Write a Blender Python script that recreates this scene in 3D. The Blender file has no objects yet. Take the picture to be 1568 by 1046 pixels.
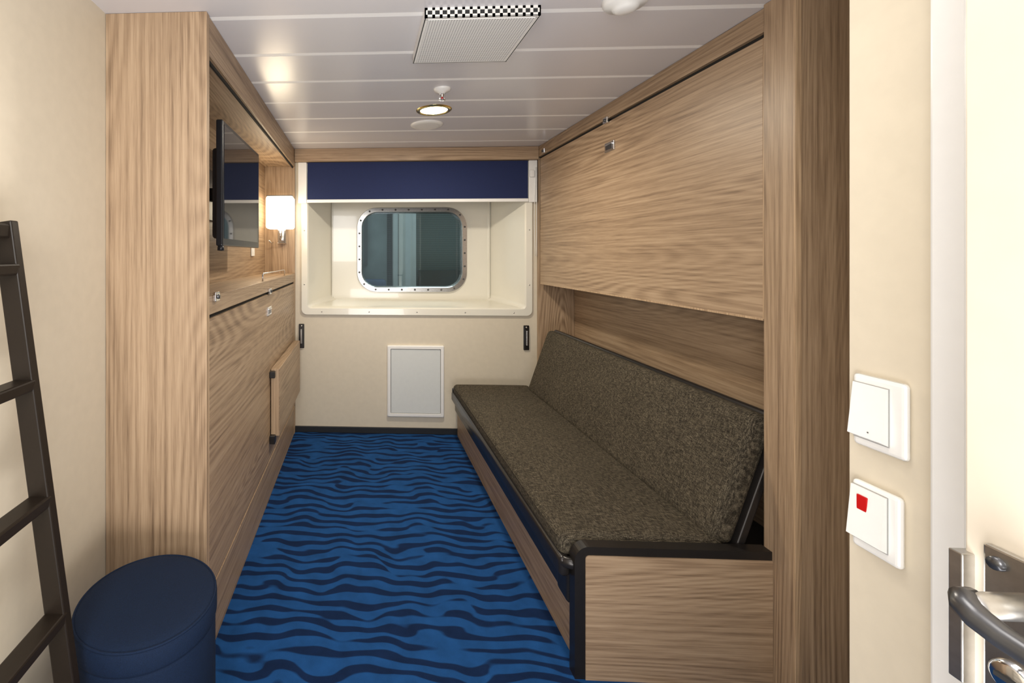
import bpy, bmesh, math, random
from mathutils import Vector, Matrix
random.seed(3)
sc = bpy.context.scene
try:
    sc.view_settings.view_transform = 'Standard'
    sc.view_settings.look = 'None'
except Exception as e:
    print(e)

# ------------------------------------------------------------------ materials
def new_mat(name):
    m = bpy.data.materials.new(name); m.use_nodes = True
    nt = m.node_tree
    b = nt.nodes['Principled BSDF']
    return m, nt, b

def plain(name, col, rough=0.5, metal=0.0, noise=0.0, nscale=40, spec=0.5, bump=0.0, coat=0.0):
    m, nt, b = new_mat(name)
    b.inputs['Roughness'].default_value = rough
    b.inputs['Metallic'].default_value = metal
    b.inputs['Specular IOR Level'].default_value = spec
    b.inputs['Coat Weight'].default_value = coat
    tc = nt.nodes.new('ShaderNodeTexCoord')
    n = nt.nodes.new('ShaderNodeTexNoise')
    n.inputs['Scale'].default_value = nscale; n.inputs['Detail'].default_value = 4
    nt.links.new(tc.outputs['Object'], n.inputs['Vector'])
    r = nt.nodes.new('ShaderNodeValToRGB')
    r.color_ramp.elements[0].position = 0.3; r.color_ramp.elements[1].position = 0.7
    r.color_ramp.elements[0].color = [c*(1-noise) for c in col]+[1]
    r.color_ramp.elements[1].color = [min(1, c*(1+noise)) for c in col]+[1]
    nt.links.new(n.outputs['Fac'], r.inputs['Fac'])
    nt.links.new(r.outputs['Color'], b.inputs['Base Color'])
    if bump > 0:
        bp = nt.nodes.new('ShaderNodeBump'); bp.inputs['Strength'].default_value = bump
        bp.inputs['Distance'].default_value = 0.002
        nt.links.new(n.outputs['Fac'], bp.inputs['Height'])
        nt.links.new(bp.outputs['Normal'], b.inputs['Normal'])
    return m

def mth(nt, op, a, b=None, c=None):
    n = nt.nodes.new('ShaderNodeMath'); n.operation = op
    for i, v in enumerate((a, b, c)):
        if v is None: continue
        if isinstance(v, (int, float)): n.inputs[i].default_value = v
        else: nt.links.new(v, n.inputs[i])
    return n.outputs[0]

def wood(name, axis, off=(0, 0, 0), tint=(1, 1, 1), dens=1.0):
    """oak laminate, grain running along axis 0/1/2"""
    m, nt, b = new_mat(name)
    tc = nt.nodes.new('ShaderNodeTexCoord')
    def mapped(al, ac):
        mp = nt.nodes.new('ShaderNodeMapping')
        s = [ac*dens]*3; s[axis] = al
        mp.inputs['Scale'].default_value = s
        mp.inputs['Location'].default_value = off
        nt.links.new(tc.outputs['Object'], mp.inputs['Vector'])
        return mp.outputs[0]
    def noise(vec, sc_, det, rough=0.5, dist=0.0):
        n = nt.nodes.new('ShaderNodeTexNoise')
        n.inputs['Scale'].default_value = sc_; n.inputs['Detail'].default_value = det
        n.inputs['Roughness'].default_value = rough; n.inputs['Distortion'].default_value = dist
        nt.links.new(vec, n.inputs['Vector'])
        return n.outputs['Fac']
    n0 = noise(mapped(0.30, 3.6), 1.0, 0.6, 0.3, 0.0)
    lines = mth(nt, 'SINE', mth(nt, 'MULTIPLY', n0, 300.0))
    msk = noise(mapped(0.9, 4.0), 1.0, 1, 0.5)           # grain figure fades in and out
    msk = mth(nt, 'MULTIPLY', mth(nt, 'SUBTRACT', msk, 0.34), 0.24)
    msk = mth(nt, 'MAXIMUM', msk, 0.0)
    n1 = noise(mapped(1.2, 85.0), 1.0, 5, 0.62)
    n2 = noise(mapped(9.0, 380.0), 1.0, 3, 0.6)
    n3 = noise(mapped(0.4, 6.0), 1.0, 2, 0.5)
    f = mth(nt, 'ADD', mth(nt, 'MULTIPLY', lines, msk), mth(nt, 'MULTIPLY', n1, 0.66))
    f = mth(nt, 'ADD', f, mth(nt, 'MULTIPLY', n2, 0.42))
    f = mth(nt, 'ADD', f, mth(nt, 'MULTIPLY', n3, 0.14))
    f = mth(nt, 'SUBTRACT', f, 0.11)
    r = nt.nodes.new('ShaderNodeValToRGB')
    e = r.color_ramp.elements
    e[0].position = 0.28; e[1].position = 0.74
    e[0].color = (0.172*tint[0], 0.110*tint[1], 0.066*tint[2], 1)
    e[1].color = (0.51*tint[0], 0.374*tint[1], 0.246*tint[2], 1)
    k = e.new(0.45); k.color = (0.330*tint[0], 0.224*tint[1], 0.138*tint[2], 1)
    k = e.new(0.56); k.color = (0.420*tint[0], 0.294*tint[1], 0.186*tint[2], 1)
    nt.links.new(f, r.inputs['Fac'])
    nt.links.new(r.outputs['Color'], b.inputs['Base Color'])
    b.inputs['Roughness'].default_value = 0.42
    b.inputs['Specular IOR Level'].default_value = 0.4
    bp = nt.nodes.new('ShaderNodeBump'); bp.inputs['Strength'].default_value = 0.08
    bp.inputs['Distance'].default_value = 0.001
    nt.links.new(n2, bp.inputs['Height']); nt.links.new(bp.outputs['Normal'], b.inputs['Normal'])
    return m

def emit(name, col, s):
    m, nt, b = new_mat(name)
    b.inputs['Base Color'].default_value = (*col, 1)
    b.inputs['Emission Color'].default_value = (*col, 1)
    b.inputs['Emission Strength'].default_value = s
    return m

WY = wood('oak_grain_along_room', 1)
WYb = wood('oak_grain_along_room_b', 1, off=(3.1, .7, 5.3), tint=(0.95, .95, .95))
WZ = wood('oak_grain_vertical', 2)
WX = wood('oak_grain_across', 0)
WEDGE = wood('oak_edge_band', 2, off=(9, 2, 4), tint=(1.25, 1.25, 1.22), dens=2)
CREAM = plain('cream_wall_laminate', (0.68, 0.605, 0.475), 0.45, noise=0.022, nscale=30)
CREAMR = plain('cream_grp_niche', (0.80, 0.77, 0.67), 0.22, noise=0.01, nscale=8, coat=0.3)
DOORM = plain('cream_door_laminate', (0.64, 0.57, 0.465), 0.4, noise=0.02, nscale=18)
WHITE = plain('white_plastic', (0.86, 0.85, 0.82), 0.3, noise=0.01)
WFRAME = plain('white_painted_steel', (0.78, 0.77, 0.75), 0.3, noise=0.01)
PANELW = plain('access_panel_paint', (0.68, 0.70, 0.68), 0.45, noise=0.015)
CEILM = plain('ceiling_enamel_panel', (0.68, 0.665, 0.69), 0.26, noise=0.01, nscale=5, spec=0.6)
CEILS = plain('ceiling_joint_strip', (1.0, 1.0, 1.0), 0.4, noise=0.0)
BLACK = plain('black_trim', (0.014, 0.012, 0.011), 0.35, noise=0.1)
BLACKM = plain('black_skirting', (0.012, 0.013, 0.015), 0.5, noise=0.1)
BROWN = plain('dark_brown_powder_coat', (0.015, 0.010, 0.0065), 0.42, noise=0.1, nscale=200, spec=0.35)
BRONZE = plain('bronze_seat_frame', (0.03, 0.026, 0.024), 0.28, metal=0.4, noise=0.1)
CHROME = plain('chrome', (0.75, 0.75, 0.76), 0.15, metal=1.0, noise=0.02)
STEEL = plain('brushed_steel', (0.55, 0.54, 0.52), 0.3, metal=1.0, noise=0.08, nscale=90)
DARKST = plain('dark_steel', (0.12, 0.12, 0.125), 0.3, metal=0.8, noise=0.08)
BRASS = plain('brass', (0.75, 0.60, 0.25), 0.2, metal=1.0, noise=0.03)
RED = plain('red_indicator', (0.5, 0.008, 0.008), 0.4, spec=0.3)
NAVY = plain('navy_blind_fabric', (0.008, 0.017, 0.075), 0.85, noise=0.35, nscale=420, bump=0.2)
STOOLF = plain('navy_stool_fabric', (0.004, 0.013, 0.038), 0.85, noise=0.3, nscale=500, bump=0.3, spec=0.25)
TVP = plain('tv_plastic', (0.015, 0.017, 0.022), 0.3, noise=0.05)
TVS = plain('tv_screen_glass', (0.012, 0.014, 0.02), 0.04, noise=0.0, spec=0.9)
SHADE = emit('lamp_shade_glow', (1.0, 0.88, 0.66), 4.5)
BULB = emit('downlight_lens', (1.0, 0.90, 0.66), 9.0)
DARK = plain('dark_gap', (0.01, 0.009, 0.008), 0.8)
GREYD = plain('vent_hole_dark', (0.06, 0.06, 0.06), 0.8)
GREYM = plain('switch_gap_shadowline', (0.35, 0.35, 0.34), 0.6)

def carpet():
    m, nt, b = new_mat('blue_zebra_carpet')
    tc = nt.nodes.new('ShaderNodeTexCoord')
    sep = nt.nodes.new('ShaderNodeSeparateXYZ'); nt.links.new(tc.outputs['Object'], sep.inputs[0])
    def nz(s, det, scl, loc=(0, 0, 0)):
        mp = nt.nodes.new('ShaderNodeMapping'); mp.inputs['Scale'].default_value = s
        mp.inputs['Location'].default_value = loc
        nt.links.new(tc.outputs['Object'], mp.inputs['Vector'])
        n = nt.nodes.new('ShaderNodeTexNoise'); n.inputs['Scale'].default_value = scl
        n.inputs['Detail'].default_value = det
        nt.links.new(mp.outputs[0], n.inputs['Vector']); return n.outputs['Fac']
    a = nz((4.6, 2.8, 1), 1.0, 1.0)
    bb = nz((5.2, 20.0, 1), 0.5, 1.0, (4, 2, 0))
    b2 = nz((8.0, 12.0, 1), 0.0, 1.0, (1, 7, 0))
    c = nz((1, 1, 1), 2, 700.0)
    d = nz((1, 1, 1), 3, 14.0, (7, 7, 0))
    ph = mth(nt, 'ADD', mth(nt, 'MULTIPLY', sep.outputs[1], 2*math.pi/0.060), mth(nt, 'MULTIPLY', a, 21.0))
    ph = mth(nt, 'ADD', ph, mth(nt, 'MULTIPLY', b2, 3.5))
    s = mth(nt, 'SINE', ph)
    s = mth(nt, 'ADD', s, mth(nt, 'MULTIPLY', mth(nt, 'SUBTRACT', bb, 0.5), 4.6))
    r = nt.nodes.new('ShaderNodeMapRange'); nt.links.new(s, r.inputs['Value'])
    r.inputs['From Min'].default_value = 0.02; r.inputs['From Max'].default_value = 0.50
    mix = nt.nodes.new('ShaderNodeMix'); mix.data_type = 'RGBA'
    nt.links.new(r.outputs[0], mix.inputs['Factor'])
    mix.inputs['A'].default_value = (0.011, 0.070, 0.225, 1)
    mix.inputs['B'].default_value = (0.0045, 0.018, 0.064, 1)
    v = mth(nt, 'ADD', mth(nt, 'MULTIPLY', c, 1.1), mth(nt, 'MULTIPLY', d, 0.8))
    v = mth(nt, 'ADD', v, 0.05)
    mul = nt.nodes.new('ShaderNodeVectorMath'); mul.operation = 'SCALE'
    nt.links.new(mix.outputs['Result'], mul.inputs[0]); nt.links.new(v, mul.inputs['Scale'])
    nt.links.new(mul.outputs[0], b.inputs['Base Color'])
    b.inputs['Roughness'].default_value = 0.95; b.inputs['Specular IOR Level'].default_value = 0.15
    bp = nt.nodes.new('ShaderNodeBump'); bp.inputs['Strength'].default_value = 0.5
    bp.inputs['Distance'].default_value = 0.003
    nt.links.new(c, bp.inputs['Height']); nt.links.new(bp.outputs['Normal'], b.inputs['Normal'])
    return m
CARPET = carpet()

def tweed():
    m, nt, b = new_mat('brown_tweed_upholstery')
    tc = nt.nodes.new('ShaderNodeTexCoord')
    def nz(s, det):
        mp = nt.nodes.new('ShaderNodeMapping'); mp.inputs['Scale'].default_value = s
        nt.links.new(tc.outputs['Object'], mp.inputs['Vector'])
        n = nt.nodes.new('ShaderNodeTexNoise'); n.inputs['Scale'].default_value = 1.0
        n.inputs['Detail'].default_value = det; n.inputs['Roughness'].default_value = 0.5
        nt.links.new(mp.outputs[0], n.inputs['Vector']); return n.outputs['Fac']
    a = nz((60, 560, 70), 2); c = nz((520, 60, 520), 2); e2 = nz((6, 6, 6), 2)
    f = mth(nt, 'ADD', mth(nt, 'MULTIPLY', a, 0.5), mth(nt, 'MULTIPLY', c, 0.5))
    f = mth(nt, 'ADD', f, mth(nt, 'MULTIPLY', mth(nt, 'SUBTRACT', e2, 0.5), 0.04))
    r = nt.nodes.new('ShaderNodeValToRGB'); e = r.color_ramp.elements
    e[0].position = 0.38; e[0].color = (0.016, 0.013, 0.009, 1)
    e[1].position = 0.68; e[1].color = (0.185, 0.155, 0.108, 1)
    k = e.new(0.5); k.color = (0.060, 0.049, 0.033, 1)
    nt.links.new(f, r.inputs['Fac']); nt.links.new(r.outputs['Color'], b.inputs['Base Color'])
    b.inputs['Roughness'].default_value = 0.9; b.inputs['Specular IOR Level'].default_value = 0.2
    bp = nt.nodes.new('ShaderNodeBump'); bp.inputs['Strength'].default_value = 0.2
    bp.inputs['Distance'].default_value = 0.001
    nt.links.new(f, bp.inputs['Height']); nt.links.new(bp.outputs['Normal'], b.inputs['Normal'])
    return m
TWEED = tweed()

def perforated():
    m, nt, b = new_mat('perforated_white_metal')
    tc = nt.nodes.new('ShaderNodeTexCoord')
    sep = nt.nodes.new('ShaderNodeSeparateXYZ'); nt.links.new(tc.outputs['Object'], sep.inputs[0])
    P = 0.0085
    def cell(o):
        q = mth(nt, 'FRACT', mth(nt, 'DIVIDE', o, P))
        q = mth(nt, 'SUBTRACT', q, 0.5)
        return mth(nt, 'MULTIPLY', q, q)
    d = mth(nt, 'ADD', cell(sep.outputs[0]), cell(sep.outputs[1]))
    h = mth(nt, 'LESS_THAN', d, 0.082)
    mix = nt.nodes.new('ShaderNodeMix'); mix.data_type = 'RGBA'
    nt.links.new(h, mix.inputs['Factor'])
    mix.inputs['A'].default_value = (0.85, 0.85, 0.84, 1); mix.inputs['B'].default_value = (0.30, 0.30, 0.31, 1)
    nt.links.new(mix.outputs['Result'], b.inputs['Base Color'])
    b.inputs['Roughness'].default_value = 0.4
    return m
PERF = perforated()

def glassmat():
    m = bpy.data.materials.new('window_glass'); m.use_nodes = True
    nt = m.node_tree; nt.nodes.clear()
    o = nt.nodes.new('ShaderNodeOutputMaterial'); mx = nt.nodes.new('ShaderNodeMixShader')
    t = nt.nodes.new('ShaderNodeBsdfTransparent'); g = nt.nodes.new('ShaderNodeBsdfGlossy')
    t.inputs['Color'].default_value = (0.66, 0.77, 0.77, 1)
    g.inputs['Color'].default_value = (0.7, 0.85, 0.9, 1); g.inputs['Roughness'].default_value = 0.02
    mx.inputs[0].default_value = 0.09
    nt.links.new(t.outputs[0], mx.inputs[1]); nt.links.new(g.outputs[0], mx.inputs[2])
    nt.links.new(mx.outputs[0], o.inputs[0]); return m
GLASS = glassmat()

def slats():
    m, nt, b = new_mat('backdrop_slats')
    tc = nt.nodes.new('ShaderNodeTexCoord')
    sep = nt.nodes.new('ShaderNodeSeparateXYZ'); nt.links.new(tc.outputs['Object'], sep.inputs[0])
    q = mth(nt, 'FRACT', mth(nt, 'DIVIDE', sep.outputs[2], 0.022))
    r = nt.nodes.new('ShaderNodeValToRGB'); e = r.color_ramp.elements
    e[0].color = (0.025, 0.045, 0.05, 1); e[1].color = (0.085, 0.125, 0.13, 1)
    nt.links.new(q, r.inputs['Fac']); nt.links.new(r.outputs['Color'], b.inputs['Base Color'])
    return m
SLATS = slats()  # slats and tones below imitate dim reflections in the window glass
OUTG = plain('backdrop_grey', (0.26, 0.31, 0.32), 0.5, noise=0.1, nscale=4)
OUTD = plain('backdrop_dark', (0.018, 0.030, 0.036), 0.5, noise=0.2, nscale=4)
OUTM = plain('backdrop_mid_grey', (0.10, 0.14, 0.15), 0.5, noise=0.35, nscale=3)
OUTB = plain('backdrop_blue', (0.02, 0.05, 0.11), 0.6, noise=0.3, nscale=6)

# ------------------------------------------------------------------ builder
class B:
    def __init__(s, name):
        s.name = name; s.bm = bmesh.new(); s.mats = []
    def mi(s, mat):
        if mat not in s.mats: s.mats.append(mat)
        return s.mats.index(mat)
    def merge(s, t, mat, smooth=False, M=None):
        if M is not None: bmesh.ops.transform(t, matrix=M, verts=t.verts)
        i = s.mi(mat)
        bmesh.ops.recalc_face_normals(t, faces=t.faces)
        for f in t.faces: f.material_index = i; f.smooth = smooth
        me = bpy.data.meshes.new('t'); t.to_mesh(me); t.free()
        s.bm.from_mesh(me); bpy.data.meshes.remove(me)
    def box(s, x0, x1, y0, y1, z0, z1, mat, bev=0.0, seg=2, smooth=None, M=None):
        t = bmesh.new(); bmesh.ops.create_cube(t, size=1)
        for v in t.verts:
            v.co = Vector((x0+(v.co.x+.5)*(x1-x0), y0+(v.co.y+.5)*(y1-y0), z0+(v.co.z+.5)*(z1-z0)))
        if bev > 0:
            bmesh.ops.bevel(t, geom=list(t.edges), offset=bev, segments=seg, profile=0.5, affect='EDGES')
        s.merge(t, mat, bool(smooth), M)
    def lathe(s, cx, cy, prof, mat, n=48, axis='z', M=None, smooth=True):
        """prof list of (r,z)"""
        t = bmesh.new(); rings = []
        for r, z in prof:
            if r < 1e-6: rings.append([t.verts.new((0, 0, z))])
            else: rings.append([t.verts.new((r*math.cos(2*math.pi*k/n), r*math.sin(2*math.pi*k/n), z)) for k in range(n)])
        for a, b in zip(rings, rings[1:]):
            for k in range(n):
                k2 = (k+1) % n
                if len(a) == 1 and len(b) == 1: continue
                if len(a) == 1: t.faces.new((a[0], b[k], b[k2]))
                elif len(b) == 1: t.faces.new((a[k], a[k2], b[0]))
                else: t.faces.new((a[k], a[k2], b[k2], b[k]))
        MM = Matrix.Translation((cx, cy, 0))
        if M is not None: MM = M
        s.merge(t, mat, smooth, MM)
    def beam(s, p0, p1, w, d, mat, side=(0, 1, 0), bev=0.003):
        p0 = Vector(p0); p1 = Vector(p1); z = (p1-p0); L = z.length; z.normalize()
        y = Vector(side).normalized(); x = y.cross(z).normalized(); y = z.cross(x)
        M = Matrix((x, y, z)).transposed().to_4x4(); M.translation = p0
        s.box(-w/2, w/2, -d/2, d/2, 0, L, mat, bev, M=M)
    def tube(s, pts, r, mat, n=10, closed=False):
        pts = [Vector(p) for p in pts]; t = bmesh.new(); rings = []; m = len(pts)
        up = None
        for i, p in enumerate(pts):
            if closed: d = pts[(i+1) % m]-pts[i-1]
            else: d = pts[min(i+1, m-1)]-pts[max(i-1, 0)]
            d.normalize()
            if up is None:
                up = Vector((0, 0, 1)) if abs(d.z) < .9 else Vector((1, 0, 0))
            a = d.cross(up).normalized(); b_ = a.cross(d).normalized(); up = b_
            rr = r[i] if isinstance(r, (list, tuple)) else r
            rings.append([t.verts.new(p+a*rr*math.cos(2*math.pi*k/n)+b_*rr*math.sin(2*math.pi*k/n)) for k in range(n)])
        for i in range(m if closed else m-1):
            a, b_ = rings[i], rings[(i+1) % m]
            for k in range(n): t.faces.new((a[k], a[(k+1) % n], b_[(k+1) % n], b_[k]))
        if not closed:
            t.faces.new(rings[0]); t.faces.new(rings[-1])
        s.merge(t, mat, True)
    def prism(s, poly, a0, a1, mat, plane='xz', smooth=False):
        t = bmesh.new()
        def P(p, a):
            return {'xz': (p[0], a, p[1]), 'yz': (a, p[0], p[1]), 'xy': (p[0], p[1], a)}[plane]
        A = [t.verts.new(P(p, a0)) for p in poly]; C = [t.verts.new(P(p, a1)) for p in poly]
        t.faces.new(A); t.faces.new(C); n = len(poly)
        for k in range(n): t.faces.new((A[k], A[(k+1) % n], C[(k+1) % n], C[k]))
        s.merge(t, mat, smooth)
    def loops(s, loops, mat, smooth=False, cap=False, close=False):
        t = bmesh.new(); R = [[t.verts.new(p) for p in L] for L in loops]; n = len(R[0])
        pairs = list(zip(R, R[1:]))
        if close: pairs.append((R[-1], R[0]))
        for a, b_ in pairs:
            for k in range(n): t.faces.new((a[k], a[(k+1) % n], b_[(k+1) % n], b_[k]))
        if cap: t.faces.new(R[-1])
        s.merge(t, mat, smooth)
    def done(s, parent=None):
        me = bpy.data.meshes.new(s.name)
        s.bm.to_mesh(me); s.bm.free()
        for m in s.mats: me.materials.append(m)
        ob = bpy.data.objects.new(s.name, me); sc.collection.objects.link(ob)
        if parent: ob.parent = parent
        return ob

def rrect(x0, x1, z0, z1, r, y, n=8):
    out = []
    for cx, cz, a0 in ((x1-r, z1-r, 0), (x0+r, z1-r, 90), (x0+r, z0+r, 180), (x1-r, z0+r, 270)):
        for k in range(n+1):
            a = math.radians(a0+90*k/n); out.append((cx+r*math.cos(a), y, cz+r*math.sin(a)))
    return out

H = 2.10; YB = 3.44; XL = -0.83; XR = 1.78; Y0 = -0.6
FL = -0.50   # front of left unit
# ------------------------------------------------------------------ shell
b = B('floor'); b.box(XL-.1, XR+.1, Y0, YB+.1, -0.05, 0, CARPET); b.done()
b = B('ceiling')
b.box(XL-.1, XR+.1, Y0, YB+.6, H+.012, H+.06, WFRAME)
y = 1.512-0.285*8
while y < YB:
    b.box(XL-.1, XR+.1, max(y, Y0)+.011, min(y+.274, YB+.05), H, H+.014, CEILM, .0015)
    b.box(XL-.1, XR+.1, max(y, Y0)-.0125, max(y, Y0)+.0125, H+.0004, H+.012, CEILS)
    y += 0.285
b.done()
b = B('wall_left'); b.box(XL-.08, XL, Y0, YB+.1, 0, H, CREAM); b.done()
b = B('wall_right'); b.box(XR, XR+.08, .85, YB+.1, 0, H, CREAM); b.done()
b = B('wall_entry')
b.box(.85, .93, Y0, .85, 0, H, CREAM); b.box(.93, XR, .77, .85, 0, H, CREAM); b.done()
OX0, OX1, OZ0, OZ1 = -.405, 1.185, .925, 2.0
b = B('wall_back')
b.box(XL, OX0, YB, YB+.06, 0, H, CREAM); b.box(OX1, XR, YB, YB+.06, 0, H, CREAM)
b.box(OX0, OX1, YB, YB+.06, 0, OZ0, CREAM); b.box(OX0, OX1, YB, YB+.06, OZ1, H, CREAM)
b.done()
b = B('baseboard_back'); b.box(FL, .70, YB-.012, YB, 0, .045, BLACKM, .003); b.done()
b = B('baseboard_left'); b.box(XL, XL+.01, Y0, 1.455, 0, .045, BLACKM, .003); b.done()
b = B('trim_back_top'); b.box(FL+.002, 1.265, YB-.05, YB-.001, 2.005, H-.001, WX, .002); b.done()

# ------------------------------------------------------------------ window
b = B('window_1')
b.loops([rrect(-.455, 1.235, .872, 2.0, .04, YB), rrect(-.455, 1.235, .872, 2.0, .04, YB-.012),
         rrect(-.45, 1.23, .877, 1.995, .04, YB-.018), rrect(-.408, 1.188, .922, 1.96, .03, YB-.018),
         rrect(-.400, 1.180, .930, 1.95, .03, YB-.008),
         rrect(-.385, 1.165, .936, 1.94, .03, YB+.03),
         rrect(-.25, 1.03, .955, 1.90, .05, YB+.36)], CREAMR)
bk = YB+.36
WX0, WX1, WZ0, WZ1 = -.045, .845, 1.015, 1.705
b.loops([rrect(-.25, 1.03, .955, 1.90, .05, bk), rrect(WX0+.03, WX1-.03, WZ0+.03, WZ1-.03, .13, bk)], CREAMR)
for xx in (-.245, 1.02):
    b.box(xx-.004, xx+.004, bk-.02, bk+.002, .97, 1.9, CREAMR, .002)
b.loops([rrect(WX0, WX1, WZ0, WZ1, .16, bk), rrect(WX0+.004, WX1-.004, WZ0+.004, WZ1-.004, .157, bk-.02),
         rrect(WX0+.038, WX1-.038, WZ0+.038, WZ1-.038, .128, bk-.022),
         rrect(WX0+.043, WX1-.043, WZ0+.043, WZ1-.043, .123, bk-.01),
         rrect(WX0+.048, WX1-.048, WZ0+.048, WZ1-.048, .12, bk+.03)], STEEL, smooth=False)
ring = rrect(WX0+.021, WX1-.021, WZ0+.021, WZ1-.021, .14, bk-.024)
def resample(L, n):
    L = [Vector(p) for p in L]; seg = [(L[(i+1) % len(L)]-L[i]).length for i in range(len(L))]
    T = sum(seg); out = []
    for k in range(n):
        d = T*k/n; i = 0
        while d > seg[i]: d -= seg[i]; i += 1
        out.append(L[i].lerp(L[(i+1) % len(L)], d/seg[i] if seg[i] else 0))
    return out
for p in resample(ring, 26):
    M = Matrix.Translation(p) @ Matrix.Rotation(math.pi/2, 4, 'X')
    b.lathe(0, 0, [(0, .004), (.006, .003), (.008, -.002)], DARKST, n=10, M=M)
gl = rrect(WX0+.045, WX1-.045, WZ0+.045, WZ1-.045, .12, bk+.025)
t = bmesh.new(); t.faces.new([t.verts.new(p) for p in gl]); b.merge(t, GLASS)
for p in [(-.43, 1.1), (-.43, 1.5), (1.21, 1.1), (1.21, 1.5), (-.3, .898), (.05, .898), (.4, .898), (.75, .898), (1.1, .898)]:
    M = Matrix.Translation((p[0], YB-.019, p[1])) @ Matrix.Rotation(math.pi/2, 4, 'X')
    b.lathe(0, 0, [(0, .002), (.004, .001), (.005, -.001)], STEEL, n=8, M=M)
b.done()
b = B('glass_reflection_backdrop')  # added blocks behind the pane, standing in for its dim reflections
b.box(-1.2, 3.0, 5.6, 5.7, -.2, 2.1, SLATS)
b.box(-1.2, .28, 5.3, 5.55, -.2, 2.6, OUTM)
b.box(-1.2, .0, 5.2, 5.3, -.2, 1.22, OUTD, .02)
b.box(.02, .06, 5.25, 5.3, 1.2, 2.6, OUTD)
b.box(-.2, .26, 5.05, 5.2, -.2, 1.05, OUTB, .04, 3)
b.box(.34, .60, 5.2, 5.5, -.2, 2.6, OUTG, .01)
b.box(.40, .405, 5.195, 5.2, -.2, 2.6, OUTD)
b.box(.66, 2.6, 5.4, 5.5, -.2, 1.14, OUTD)
b.box(-1.2, 3.0, 4.6, 5.7, -.3, -.2, OUTD)
b.done()

# roller blind (hangs just in front of the niche frame)
b = B('roller_blind')
yb = YB-.0185
b.box(-.405, 1.195, yb-.014, yb-.008, 1.725, 2.0, NAVY)
b.box(-.410, 1.200, yb-.018, yb-.004, 1.703, 1.727, WHITE, .004)
b.box(-.475, -.412, yb-.012, yb, 1.70, 2.003, WHITE, .003)
b.box(1.202, 1.262, yb-.012, yb, 1.70, 2.003, WHITE, .003)
b.box(1.205, 1.235, yb-.032, yb-.012, 1.88, 1.93, WHITE, .004)
pts = [(1.243+.006*math.sin(z*7), yb-.02, z) for z in [1.95-.04*i for i in range(17)]]
pts2 = [(1.255, yb-.02, 1.95-.04*i) for i in range(17)]
b.tube(pts, .002, WHITE, n=6); b.tube(pts2, .002, WHITE, n=6)
b.done()

b = B('access_panel')
x0, x1, z0, z1 = .183, .598, .128, .652
b.loops([rrect(x0, x1, z0, z1, .008, YB), rrect(x0, x1, z0, z1, .008, YB-.016), rrect(x0+.006, x1-.006, z0+.006, z1-.006, .008, YB-.022),
         rrect(x0+.024, x1-.024, z0+.024, z1-.024, .004, YB-.022), rrect(x0+.026, x1-.026, z0+.026, z1-.026, .004, YB-.010)], WHITE)
b.box(x0+.028, x1-.028, YB-.017, YB-.002, z0+.028, z1-.028, PANELW, .002)
b.box(x0+.024, x1-.024, YB-.010, YB-.001, z0+.024, z1-.024, DARK)
b.done()
for xc_ in (-.452, 1.192):
    b = B('wall_bracket')
    b.box(xc_-.02, xc_+.02, YB-.012, YB+.0, .625, .805, BLACK, .004)
    b.box(xc_-.006, xc_+.006, YB-.03, YB-.010, .66, .77, STEEL, .003)
    b.lathe(0, 0, [(0, .003), (.006, .002), (.007, 0)], STEEL, n=10, M=Matrix.Translation((xc_, YB-.012, .79)) @ Matrix.Rotation(math.pi/2, 4, 'X'))
    b.done()

# ------------------------------------------------------------------ left bunk unit
yn, yf = 1.462, YB-.002
b = B('folding_bunk_cabinet')
b.box(XL+.001, FL, yn, yn+.028, 0, H-.001, WZ, .001)
b.box(FL-.001, FL+.002, yn, yn+.028, 0, H-.001, WEDGE, .0008)
b.box(XL+.001, FL-.004, yn+.028, yf, .0, .205, WYb)
b.box(FL-.012, FL-.002, yn+.028, yf, .0, .202, WYb, .001)
b.box(FL-.0025, FL+.001, yn+.028, yf, .2025, .208, WEDGE)
b.box(FL-.02, FL, yn+.034, yf-.05, .212, 1.108, WY, .002)
b.box(FL-.03, FL-.01, yn+.028, yf, .0, 1.18, DARK)
b.box(FL-.022, FL+.001, yf-.046, yf, .0, 1.18, WZ, .001)
b.box(XL+.001, FL, yn+.028, yf, 1.122, 1.182, WYb, .002)
b.box(XL+.001, -.725, yn+.028, yf, 1.182, 1.972, WY)
b.box(-.725, FL, yf-.022, yf, 1.182, 1.972, WZ, .001)
b.box(XL+.001, FL, yn+.028, yf, 1.972, H-.001, WYb, .002)
b.box(FL-.02, FL-.012, yn+.028, yf, 1.962, 1.972, DARK)
def lock(b, x, y, z, sx):
    xa, xb = sorted((x, x+sx*.012))
    b.box(xa, xb, y-.022, y+.022, z-.016, z+.016, CHROME, .003)
    b.lathe(0, 0, [(0, .006), (.007, .006), (.008, 0)], DARKST, n=14, M=Matrix.Translation((x+sx*.012, y, z)) @ Matrix.Rotation(math.radians(90*sx), 4, 'Y'))
def cup(b, x, y, z, sx):
    xa, xb = sorted((x, x+sx*.006))
    b.box(xa, xb, y-.045, y+.045, z-.024, z+.024, CHROME, .002)
    xa, xb = sorted((x, x+sx*.0075))
    b.box(xa, xb, y-.032, y+.032, z-.014, z+.010, DARKST, .001)
    xa, xb = sorted((x, x+sx*.012))
    b.box(xa, xb, y-.035, y+.035, z+.008, z+.014, CHROME, .002)
lock(b, FL, 2.46, 1.125, 1); cup(b, FL, 2.46, 1.02, 1); lock(b, FL, 1.55, 1.178, 1)
b.tube([(-.52, 2.4, 1.18), (-.52, 2.4, 1.215), (-.52, 2.42, 1.22), (-.52, 3.05, 1.22), (-.52, 3.07, 1.215), (-.52, 3.07, 1.18)], .004, CHROME, n=8)
b.done()

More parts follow.
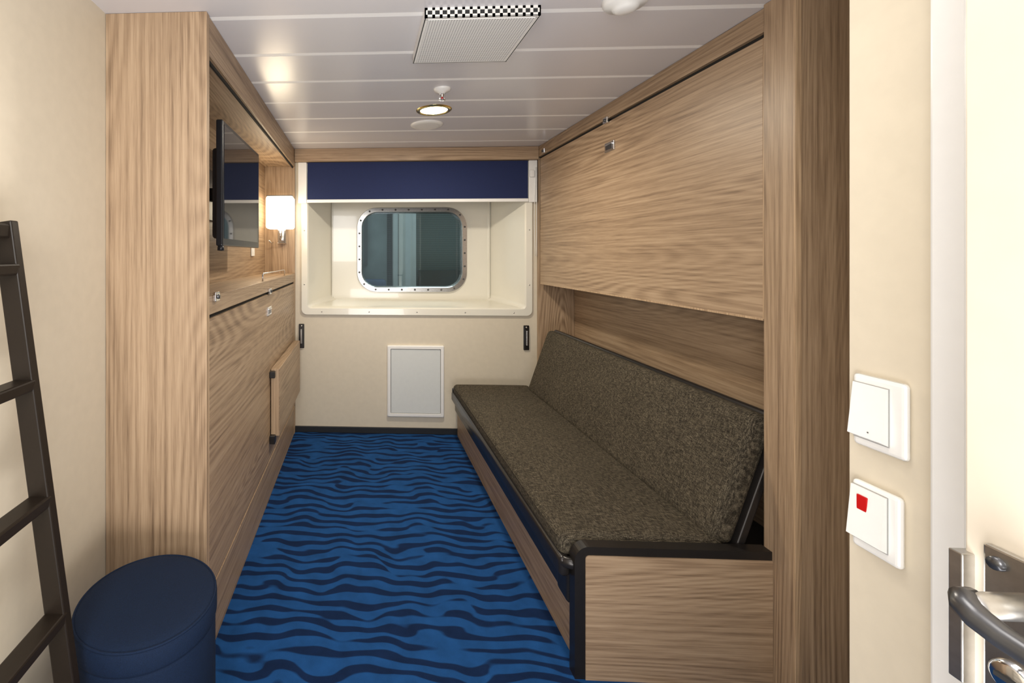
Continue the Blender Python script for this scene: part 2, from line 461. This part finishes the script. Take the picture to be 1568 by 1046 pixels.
b = B('folding_table_leaf')
b.box(FL+.004, FL+.05, 2.50, 3.33, .335, .70, WY, .003)
b.box(FL+.006, FL+.048, 2.496, 2.502, .338, .697, WEDGE)
b.box(FL+.0015, FL+.03, 2.47, 2.51, .655, .69, BLACK, .003)
b.box(FL+.0015, FL+.03, 2.47, 2.51, .30, .345, BLACK, .003)
b.done()

b = B('television')
tx = -.555; ty0, ty1, tz0, tz1 = 1.82, 2.47, 1.355, 1.86
b.box(tx-.028, tx, ty0, ty1, tz0, tz1, TVP, .006, 3)
b.box(tx-.001, tx+.0015, ty0+.018, ty1-.018, tz0+.03, tz1-.018, TVS)
b.box(tx-.062, tx-.026, ty0+.05, ty1-.05, tz0+.03, tz1-.10, TVP, .015, 3)
b.box(-.724, -.712, 2.05, 2.25, 1.48, 1.72, BLACK, .003)
b.beam((-.715, 2.15, 1.6), (tx-.06, 2.15, 1.6), .06, .05, BLACK)
b.lathe(0, 0, [(0, .01), (.012, .01), (.014, -.01), (0, -.012)], TVP, n=14, M=Matrix.Translation((tx-.012, ty0+.015, tz0-.008)))
b.done()

b = B('wall_lamp')
lx0, lx1, ly0, ly1 = -.685, -.492, 3.25, 3.375
b.box(lx0, lx1, ly0, ly1, 1.505, 1.735, SHADE, .018, 5, smooth=False)
b.box(lx0+.004, lx1-.004, ly0+.004, ly1-.004, 1.735, 1.742, DARKST, .002)
b.box(-.62, -.56, 3.370, 3.4155, 1.40, 1.70, CHROME, .004)
b.tube([(-.59, 3.40, 1.43), (-.59, 3.33, 1.43), (-.59, 3.315, 1.45), (-.59, 3.315, 1.51)], .007, CHROME)
b.tube([(-.66, 3.40, 1.41), (-.66, 3.36, 1.40), (-.67, 3.30, 1.42)], .005, CHROME)
b.done()
b = B('power_socket')
b.box(-.7245, -.716, 2.98, 3.06, 1.31, 1.39, WHITE, .003)
b.lathe(0, 0, [(0, -.004), (.017, -.004), (.02, .002), (.022, 0)], WHITE, n=20, M=Matrix.Translation((-.716, 3.02, 1.35)) @ Matrix.Rotation(math.pi/2, 4, 'Y'))
b.done()

# ------------------------------------------------------------------ right side
b = B('bunk_end_post')
b.box(1.25, XR-.001, 1.402, 1.505, .0, H-.001, WZ, .001)
b.box(1.248, 1.266, 1.397, 1.404, .0, H-.001, WEDGE, .001)
b.done()
XP = 1.27; yr0, yr1 = 1.532, 3.375
b = B('upper_bunk')
b.box(XP, XP+.02, yr0, yr1, 1.115, 2.008, WY, .002)
b.box(XP-.001, XP+.018, yr0-.006, yr0, 1.115, 2.008, WEDGE, .001)
b.box(XP-.0005, XP+.018, yr0, yr1, 1.110, 1.118, WEDGE, .001)
b.box(XP+.02, 1.522, yr0, yr1, 1.13, 2.0, WYb)
b.box(XP+.012, XP+.03, 1.506, YB-.002, 1.5, 2.05, DARK)
b.box(XP-.004, XR-.001, 1.506, YB-.002, 2.024, H-.001, WYb, .002)
lock(b, XP, 2.47, 2.018, -1); cup(b, XP, 2.44, 1.875, -1); lock(b, XP, 3.30, 2.045, -1)
b.done()
b = B('wall_panel_sofa')
b.box(1.525, XR-.001, 1.506, YB-.002, 0, 2.02, WY)
b.box(XP, 1.524, YB-.03, YB-.002, 0, 2.02, WZ, .001)
b.done()

# sofa
b = B('sofa')
fy0, fy1 = 1.512, 3.405
b.box(.69, .708, fy0, fy1, 0, .20, WYb, .001)
b.box(.67, .70, fy0, fy1-.01, .19, .31, BRONZE, .004)
b.box(.71, 1.5, fy0, fy1-.02, .0, .30, DARK)
b.box(.625, .66, 1.50, 3.30, .295, .358, BRONZE, .014, 4, smooth=True)
b.box(.65, 1.2, 1.515, 3.30, .30, .335, BRONZE, .008, 3)
b.box(.63, 1.2, 3.275, 3.30, .29, .385, BLACK, .01, 3)
b.tube([(.642, 1.53, .338), (.644, 1.512, .34), (.66, 1.502, .342), (.70, 1.50, .345)], .018, BRONZE)
b.box(.655, .70, 1.515, 1.60, .20, .32, BLACK, .012, 3)
def rc(x0, x1, z0, z1, r, n=8):
    return [(x0, z0)]+[(x0+r-r*math.cos(math.pi/2*k/n), z1-r+r*math.sin(math.pi/2*k/n)) for k in range(n+1)]+[(x1, z1), (x1, z0)]
b.prism(rc(.66, 1.249, 0, .412, .045), 1.474, 1.511, BLACK)
b.prism(rc(.692, 1.249, 0, .386, .012), 1.471, 1.4745, WX)
def cushion(b, L0, L1, W0, W1, Z0, Z1, r, crown, mat, M=None):
    t = bmesh.new(); bmesh.ops.create_cube(t, size=1)
    for v in t.verts:
        v.co = Vector((W0+(v.co.x+.5)*(W1-W0), L0+(v.co.y+.5)*(L1-L0), Z0+(v.co.z+.5)*(Z1-Z0)))
    bmesh.ops.bevel(t, geom=list(t.edges), offset=r, segments=6, profile=0.55, affect='EDGES')
    for ax, lo, hi, n in ((0, W0, W1, 8), (1, L0, L1, 16)):
        for k in range(1, n):
            c = lo+r+(hi-lo-2*r)*k/n; no = [0, 0, 0]; no[ax] = 1; co = [0, 0, 0]; co[ax] = c
            bmesh.ops.bisect_plane(t, geom=t.verts[:]+t.edges[:]+t.faces[:], plane_co=co, plane_no=no)
    for v in t.verts:
        if v.co.z > Z1-r*1.01:
            a = (v.co.x-W0)/(W1-W0)*2-1; c = (v.co.y-L0)/(L1-L0)*2-1
            v.co.z += crown*max(0, 1-a*a)*max(0, 1-c**4)
    b.merge(t, mat, True, M)
cushion(b, 1.52, 3.272, .632, 1.15, .345, .420, .030, .008, TWEED)
def ring_xy(x0, x1, y0, y1, r, z, n=6):
    return [(p[0], p[2], z) for p in rrect(x0, x1, y0, y1, r, 0, n)]
b.tube(ring_xy(.634, 1.148, 1.522, 3.27, .035, .405), .003, TWEED, n=6, closed=True)
p0 = Vector((1.100, 0, .410)); p1 = Vector((1.240, 0, .822)); u_ = (p1-p0).normalized(); nn = Vector((-u_.z, 0, u_.x))
M = Matrix(((u_.x, 0, nn.x, p0.x), (0, 1, 0, 0), (u_.z, 0, nn.z, p0.z), (0, 0, 0, 1)))
LL = (p1-p0).length
cushion(b, 1.522, 3.17, 0, LL, -.075, 0, .032, .010, TWEED, M)
b.box(-.02, LL+.012, 1.516, 3.19, -.100, -.075, BRONZE, .006, 3, M=M)
b.box(LL-.03, LL+.014, 1.516, 3.19, -.1, -.05, BRONZE, .012, 3, M=M)
b.done()

# ------------------------------------------------------------------ ladder
b = B('bunk_ladder')
def lad(z): return -.568 - (.762-.568)*(z/1.39)
for yy in (.955, .555):
    b.beam((lad(0), yy, 0.0), (lad(1.39), yy, 1.39), .044, .022, BROWN)
    b.box(lad(1.33)-.048, lad(1.33)-.018, yy-.01, yy+.01, 1.31, 1.34, BLACK, .004)
for z in (.065, .31, .555, .80, 1.045, 1.29):
    x = lad(z); b.box(x-.022, x+.022, .555, .955, z-.013, z+.011, BROWN, .004)
x = lad(1.375); b.box(x-.018, x+.018, .555, .955, 1.355, 1.385, BROWN, .004)
b.done()

b = B('pouf_stool')
R = .170; hz = .45
prof = [(0, 0), (R-.01, 0), (R-.004, .005), (R-.004, .38), (R-.005, .388), (R-.007, .390), (R-.002, .393), (R, .40), (R, hz-.012),
        (R-.004, hz-.004), (R-.012, hz+.0), (R-.03, hz+.003), (R*.6, hz+.006), (0, hz+.008)]
SX, SY = -.545, 1.156
b.lathe(SX, SY, prof, STOOLF, n=96)
b.tube([(SX+(R-.004)*math.cos(a*math.pi/48), SY+(R-.004)*math.sin(a*math.pi/48), hz-.004) for a in range(96)], .003, STOOLF, n=6, closed=True)
b.done()

# ------------------------------------------------------------------ ceiling fittings
b = B('ceiling_vent')
vx0, vx1, vy0, vy1, vz = .197, .557, 1.475, 1.825, 2.068
b.box(vx0, vx1, vy0, vy1, vz, vz+.004, WHITE, .001)
b.box(vx0+.012, vx1-.012, vy0+.012, vy1-.012, vz-.0015, vz, PERF)
for xx in (vx0, vx1-.004): b.box(xx, xx+.004, vy0, vy1, vz, H, WHITE)
b.box(vx0, vx1, vy1-.004, vy1, vz, H, WHITE)
b.box(vx0+.004, vx1-.004, vy0+.012, vy0+.014, vz, H, GREYD)
n = 15
for k in range(n+1):
    xx = vx0+(vx1-vx0-.009)*k/n; b.box(xx, xx+.009, vy0, vy0+.004, vz, H, WHITE)
b.box(vx0, vx1, vy0, vy0+.004, H-.008, H, WHITE); b.box(vx0, vx1, vy0, vy0+.004, vz, vz+.010, WHITE)
b.done()
b = B('ceiling_downlight')
C = (.385, 2.52)
b.lathe(*C, [(.072, H-.001), (.072, H-.004), (.078, H-.007), (.088, H-.006), (.094, H-.002), (.095, H)], BRASS)
b.lathe(*C, [(0, H-.002), (.073, H-.002), (.073, H)], BULB)
b.done()
b = B('sprinkler_head')
C = (.375, 2.20)
b.lathe(*C, [(0, H-.022), (.012, H-.022), (.018, H-.016), (.036, H-.010), (.040, H-.002), (.040, H)], WHITE)
b.lathe(*C, [(0, H-.055), (.014, H-.054), (.015, H-.052), (.004, H-.051), (.004, H-.04), (.008, H-.035), (.008, H-.022)], CHROME, n=20)
b.lathe(*C, [(0, H-.05), (.0045, H-.05), (.0045, H-.036), (0, H-.036)], RED, n=12)
b.tube([(C[0]-.012, C[1], H-.022), (C[0]-.014, C[1], H-.04), (C[0]-.003, C[1], H-.053)], .0022, CHROME, n=6)
b.tube([(C[0]+.012, C[1], H-.022), (C[0]+.014, C[1], H-.04), (C[0]+.003, C[1], H-.053)], .0022, CHROME, n=6)
b.done()
b = B('ceiling_speaker')
b.lathe(.385, 2.80, [(0, H-.010), (.06, H-.011), (.085, H-.009), (.095, H-.004), (.096, H)], WHITE)
b.lathe(.385, 2.80, [(.066, H-.012), (.069, H-.013), (.072, H-.012)], WHITE)
b.done()
b = B('smoke_detector')
b.lathe(.80, 1.45, [(0, H-.042), (.022, H-.041), (.034, H-.034), (.038, H-.026), (.055, H-.022), (.062, H-.012), (.063, H)], WHITE)
b.done()

# ------------------------------------------------------------------ entry: switches, jamb, door
X = .85
b = B('light_switch')
b.box(X-.010, X-.0005, .757, .836, .998, 1.118, WHITE, .006, 3)
b.box(X-.0112, X-.009, .779, .833, 1.011, 1.105, GREYM, .0005)
b.prism([(X-.010, 1.012), (X-.022, 1.018), (X-.013, 1.104), (X-.010, 1.104)], .780, .832, WHITE, 'xz')
b.lathe(0, 0, [(0, .0005), (.0012, .0005), (.0012, 0)], DARKST, n=8, M=Matrix.Translation((X-.0215, .80, 1.028)) @ Matrix.Rotation(-math.pi/2, 4, 'Y'))
b.done()
b = B('call_button')
b.box(X-.012, X-.0005, .764, .836, .825, .938, WHITE, .006, 3)
b.box(X-.0132, X-.011, .779, .833, .840, .931, GREYM, .0005)
b.prism([(X-.012, .841), (X-.024, .847), (X-.016, .930), (X-.012, .930)], .780, .832, WHITE, 'xz')
b.box(X-.0195, X-.015, .804, .820, .893, .918, RED, .001)
b.done()
b = B('trim_door_frame')
b.box(.78, .8495, .51, .676, 0, H-.001, WFRAME, .004)
b.box(.768, .79, .51, .632, 0, H-.001, WFRAME, .006, 3)
b.done()
b = B('door_1')
b.box(.62, .66, -.33, .507, .01, 2.03, DOORM, .002)
b.box(.608, .626, .499, .5105, .885, 1.016, STEEL, .001)
door = b.done()
b = B('door_handle')
dy = .024
b.box(.612, .6195, .41, .487, .80, 1.036, STEEL, .002)
b.lathe(0, 0, [(0, .004), (.006, .004), (.0065, 0)], DARKST, n=12, M=Matrix.Translation((.612, .476, 1.022)) @ Matrix.Rotation(-math.pi/2, 4, 'Y'))
b.tube([(.615, .425+dy, 1.0), (.56, .425+dy, 1.0), (.552, .424+dy, 1.0)], [.011, .011, .008], STEEL, n=16)
b.tube([(.566, .432+dy, 1.003), (.556, .430+dy, 1.002), (.550, .424+dy, .999), (.549, .415+dy, .995), (.551, .40+dy, .990), (.553, .36+dy, .986), (.553, .32+dy, .984)], [.008, .0105, .011, .011, .0105, .010, .009], DARKST, n=14)
M = Matrix.Translation((.612, .465, .92)) @ Matrix.Rotation(-math.pi/2, 4, 'Y')
b.lathe(0, 0, [(0, .006), (.012, .006), (.015, .004), (.016, 0)], CHROME, n=20, M=M)
b.box(.604, .607, .457, .473, .918, .922, DARK)
h = b.done(door)

# ------------------------------------------------------------------ lights
def area(name, loc, rot, sx, sy, e, col):
    l = bpy.data.lights.new(name, 'AREA'); l.shape = 'RECTANGLE'; l.size = sx; l.size_y = sy
    l.energy = e; l.color = col
    o = bpy.data.objects.new(name, l); o.location = loc; o.rotation_euler = rot; sc.collection.objects.link(o)
    return o
area('entry_fill', (.25, .75, 2.08), (0, 0, 0), .4, .4, 4.5, (1, .97, .91))  # added overhead fill for the entry and post, no fixture there
area('front_fill', (-.35, -.5, 1.6), (math.radians(88), 0, math.radians(-12)), .5, .8, 19, (1, .98, .95))  # added soft fill from behind the camera, set left to miss the glass
area('ceiling_fill', (.2, .0, .55), (math.radians(140), 0, 0), .8, .6, 20, (1, .98, .98))  # added upward fill that brightens the ceiling, no real source
area('downlight_beam', (.385, 2.52, 2.085), (0, 0, 0), .12, .12, 18, (1, .91, .76))
l = bpy.data.lights.new('wall_lamp_bulb', 'POINT'); l.energy = 4.0; l.color = (1, .84, .60); l.shadow_soft_size = .12
o = bpy.data.objects.new('wall_lamp_bulb', l); o.location = (-.59, 3.08, 1.63); sc.collection.objects.link(o)
area('backdrop_fill', (1.0, 4.7, 2.3), (math.radians(-20), 0, 0), 1.0, .5, 13, (.8, .95, 1))  # added unseen lamp, brightens the blocks behind the window

w = bpy.data.worlds.new('World'); sc.world = w; w.use_nodes = True
w.node_tree.nodes['Background'].inputs[0].default_value = (1, .98, .96, 1)
w.node_tree.nodes['Background'].inputs[1].default_value = 0.72

# ------------------------------------------------------------------ camera
cam = bpy.data.cameras.new('camera'); co = bpy.data.objects.new('camera', cam); sc.collection.objects.link(co)
co.location = (0, 0, 1.32); co.rotation_euler = (math.pi/2, 0, math.radians(2.65))
cam.sensor_width = 36; cam.sensor_fit = 'HORIZONTAL'; cam.lens = 36*710/1568
cam.shift_x = 262/1568; cam.shift_y = -133/1568; cam.clip_start = .02
sc.camera = co
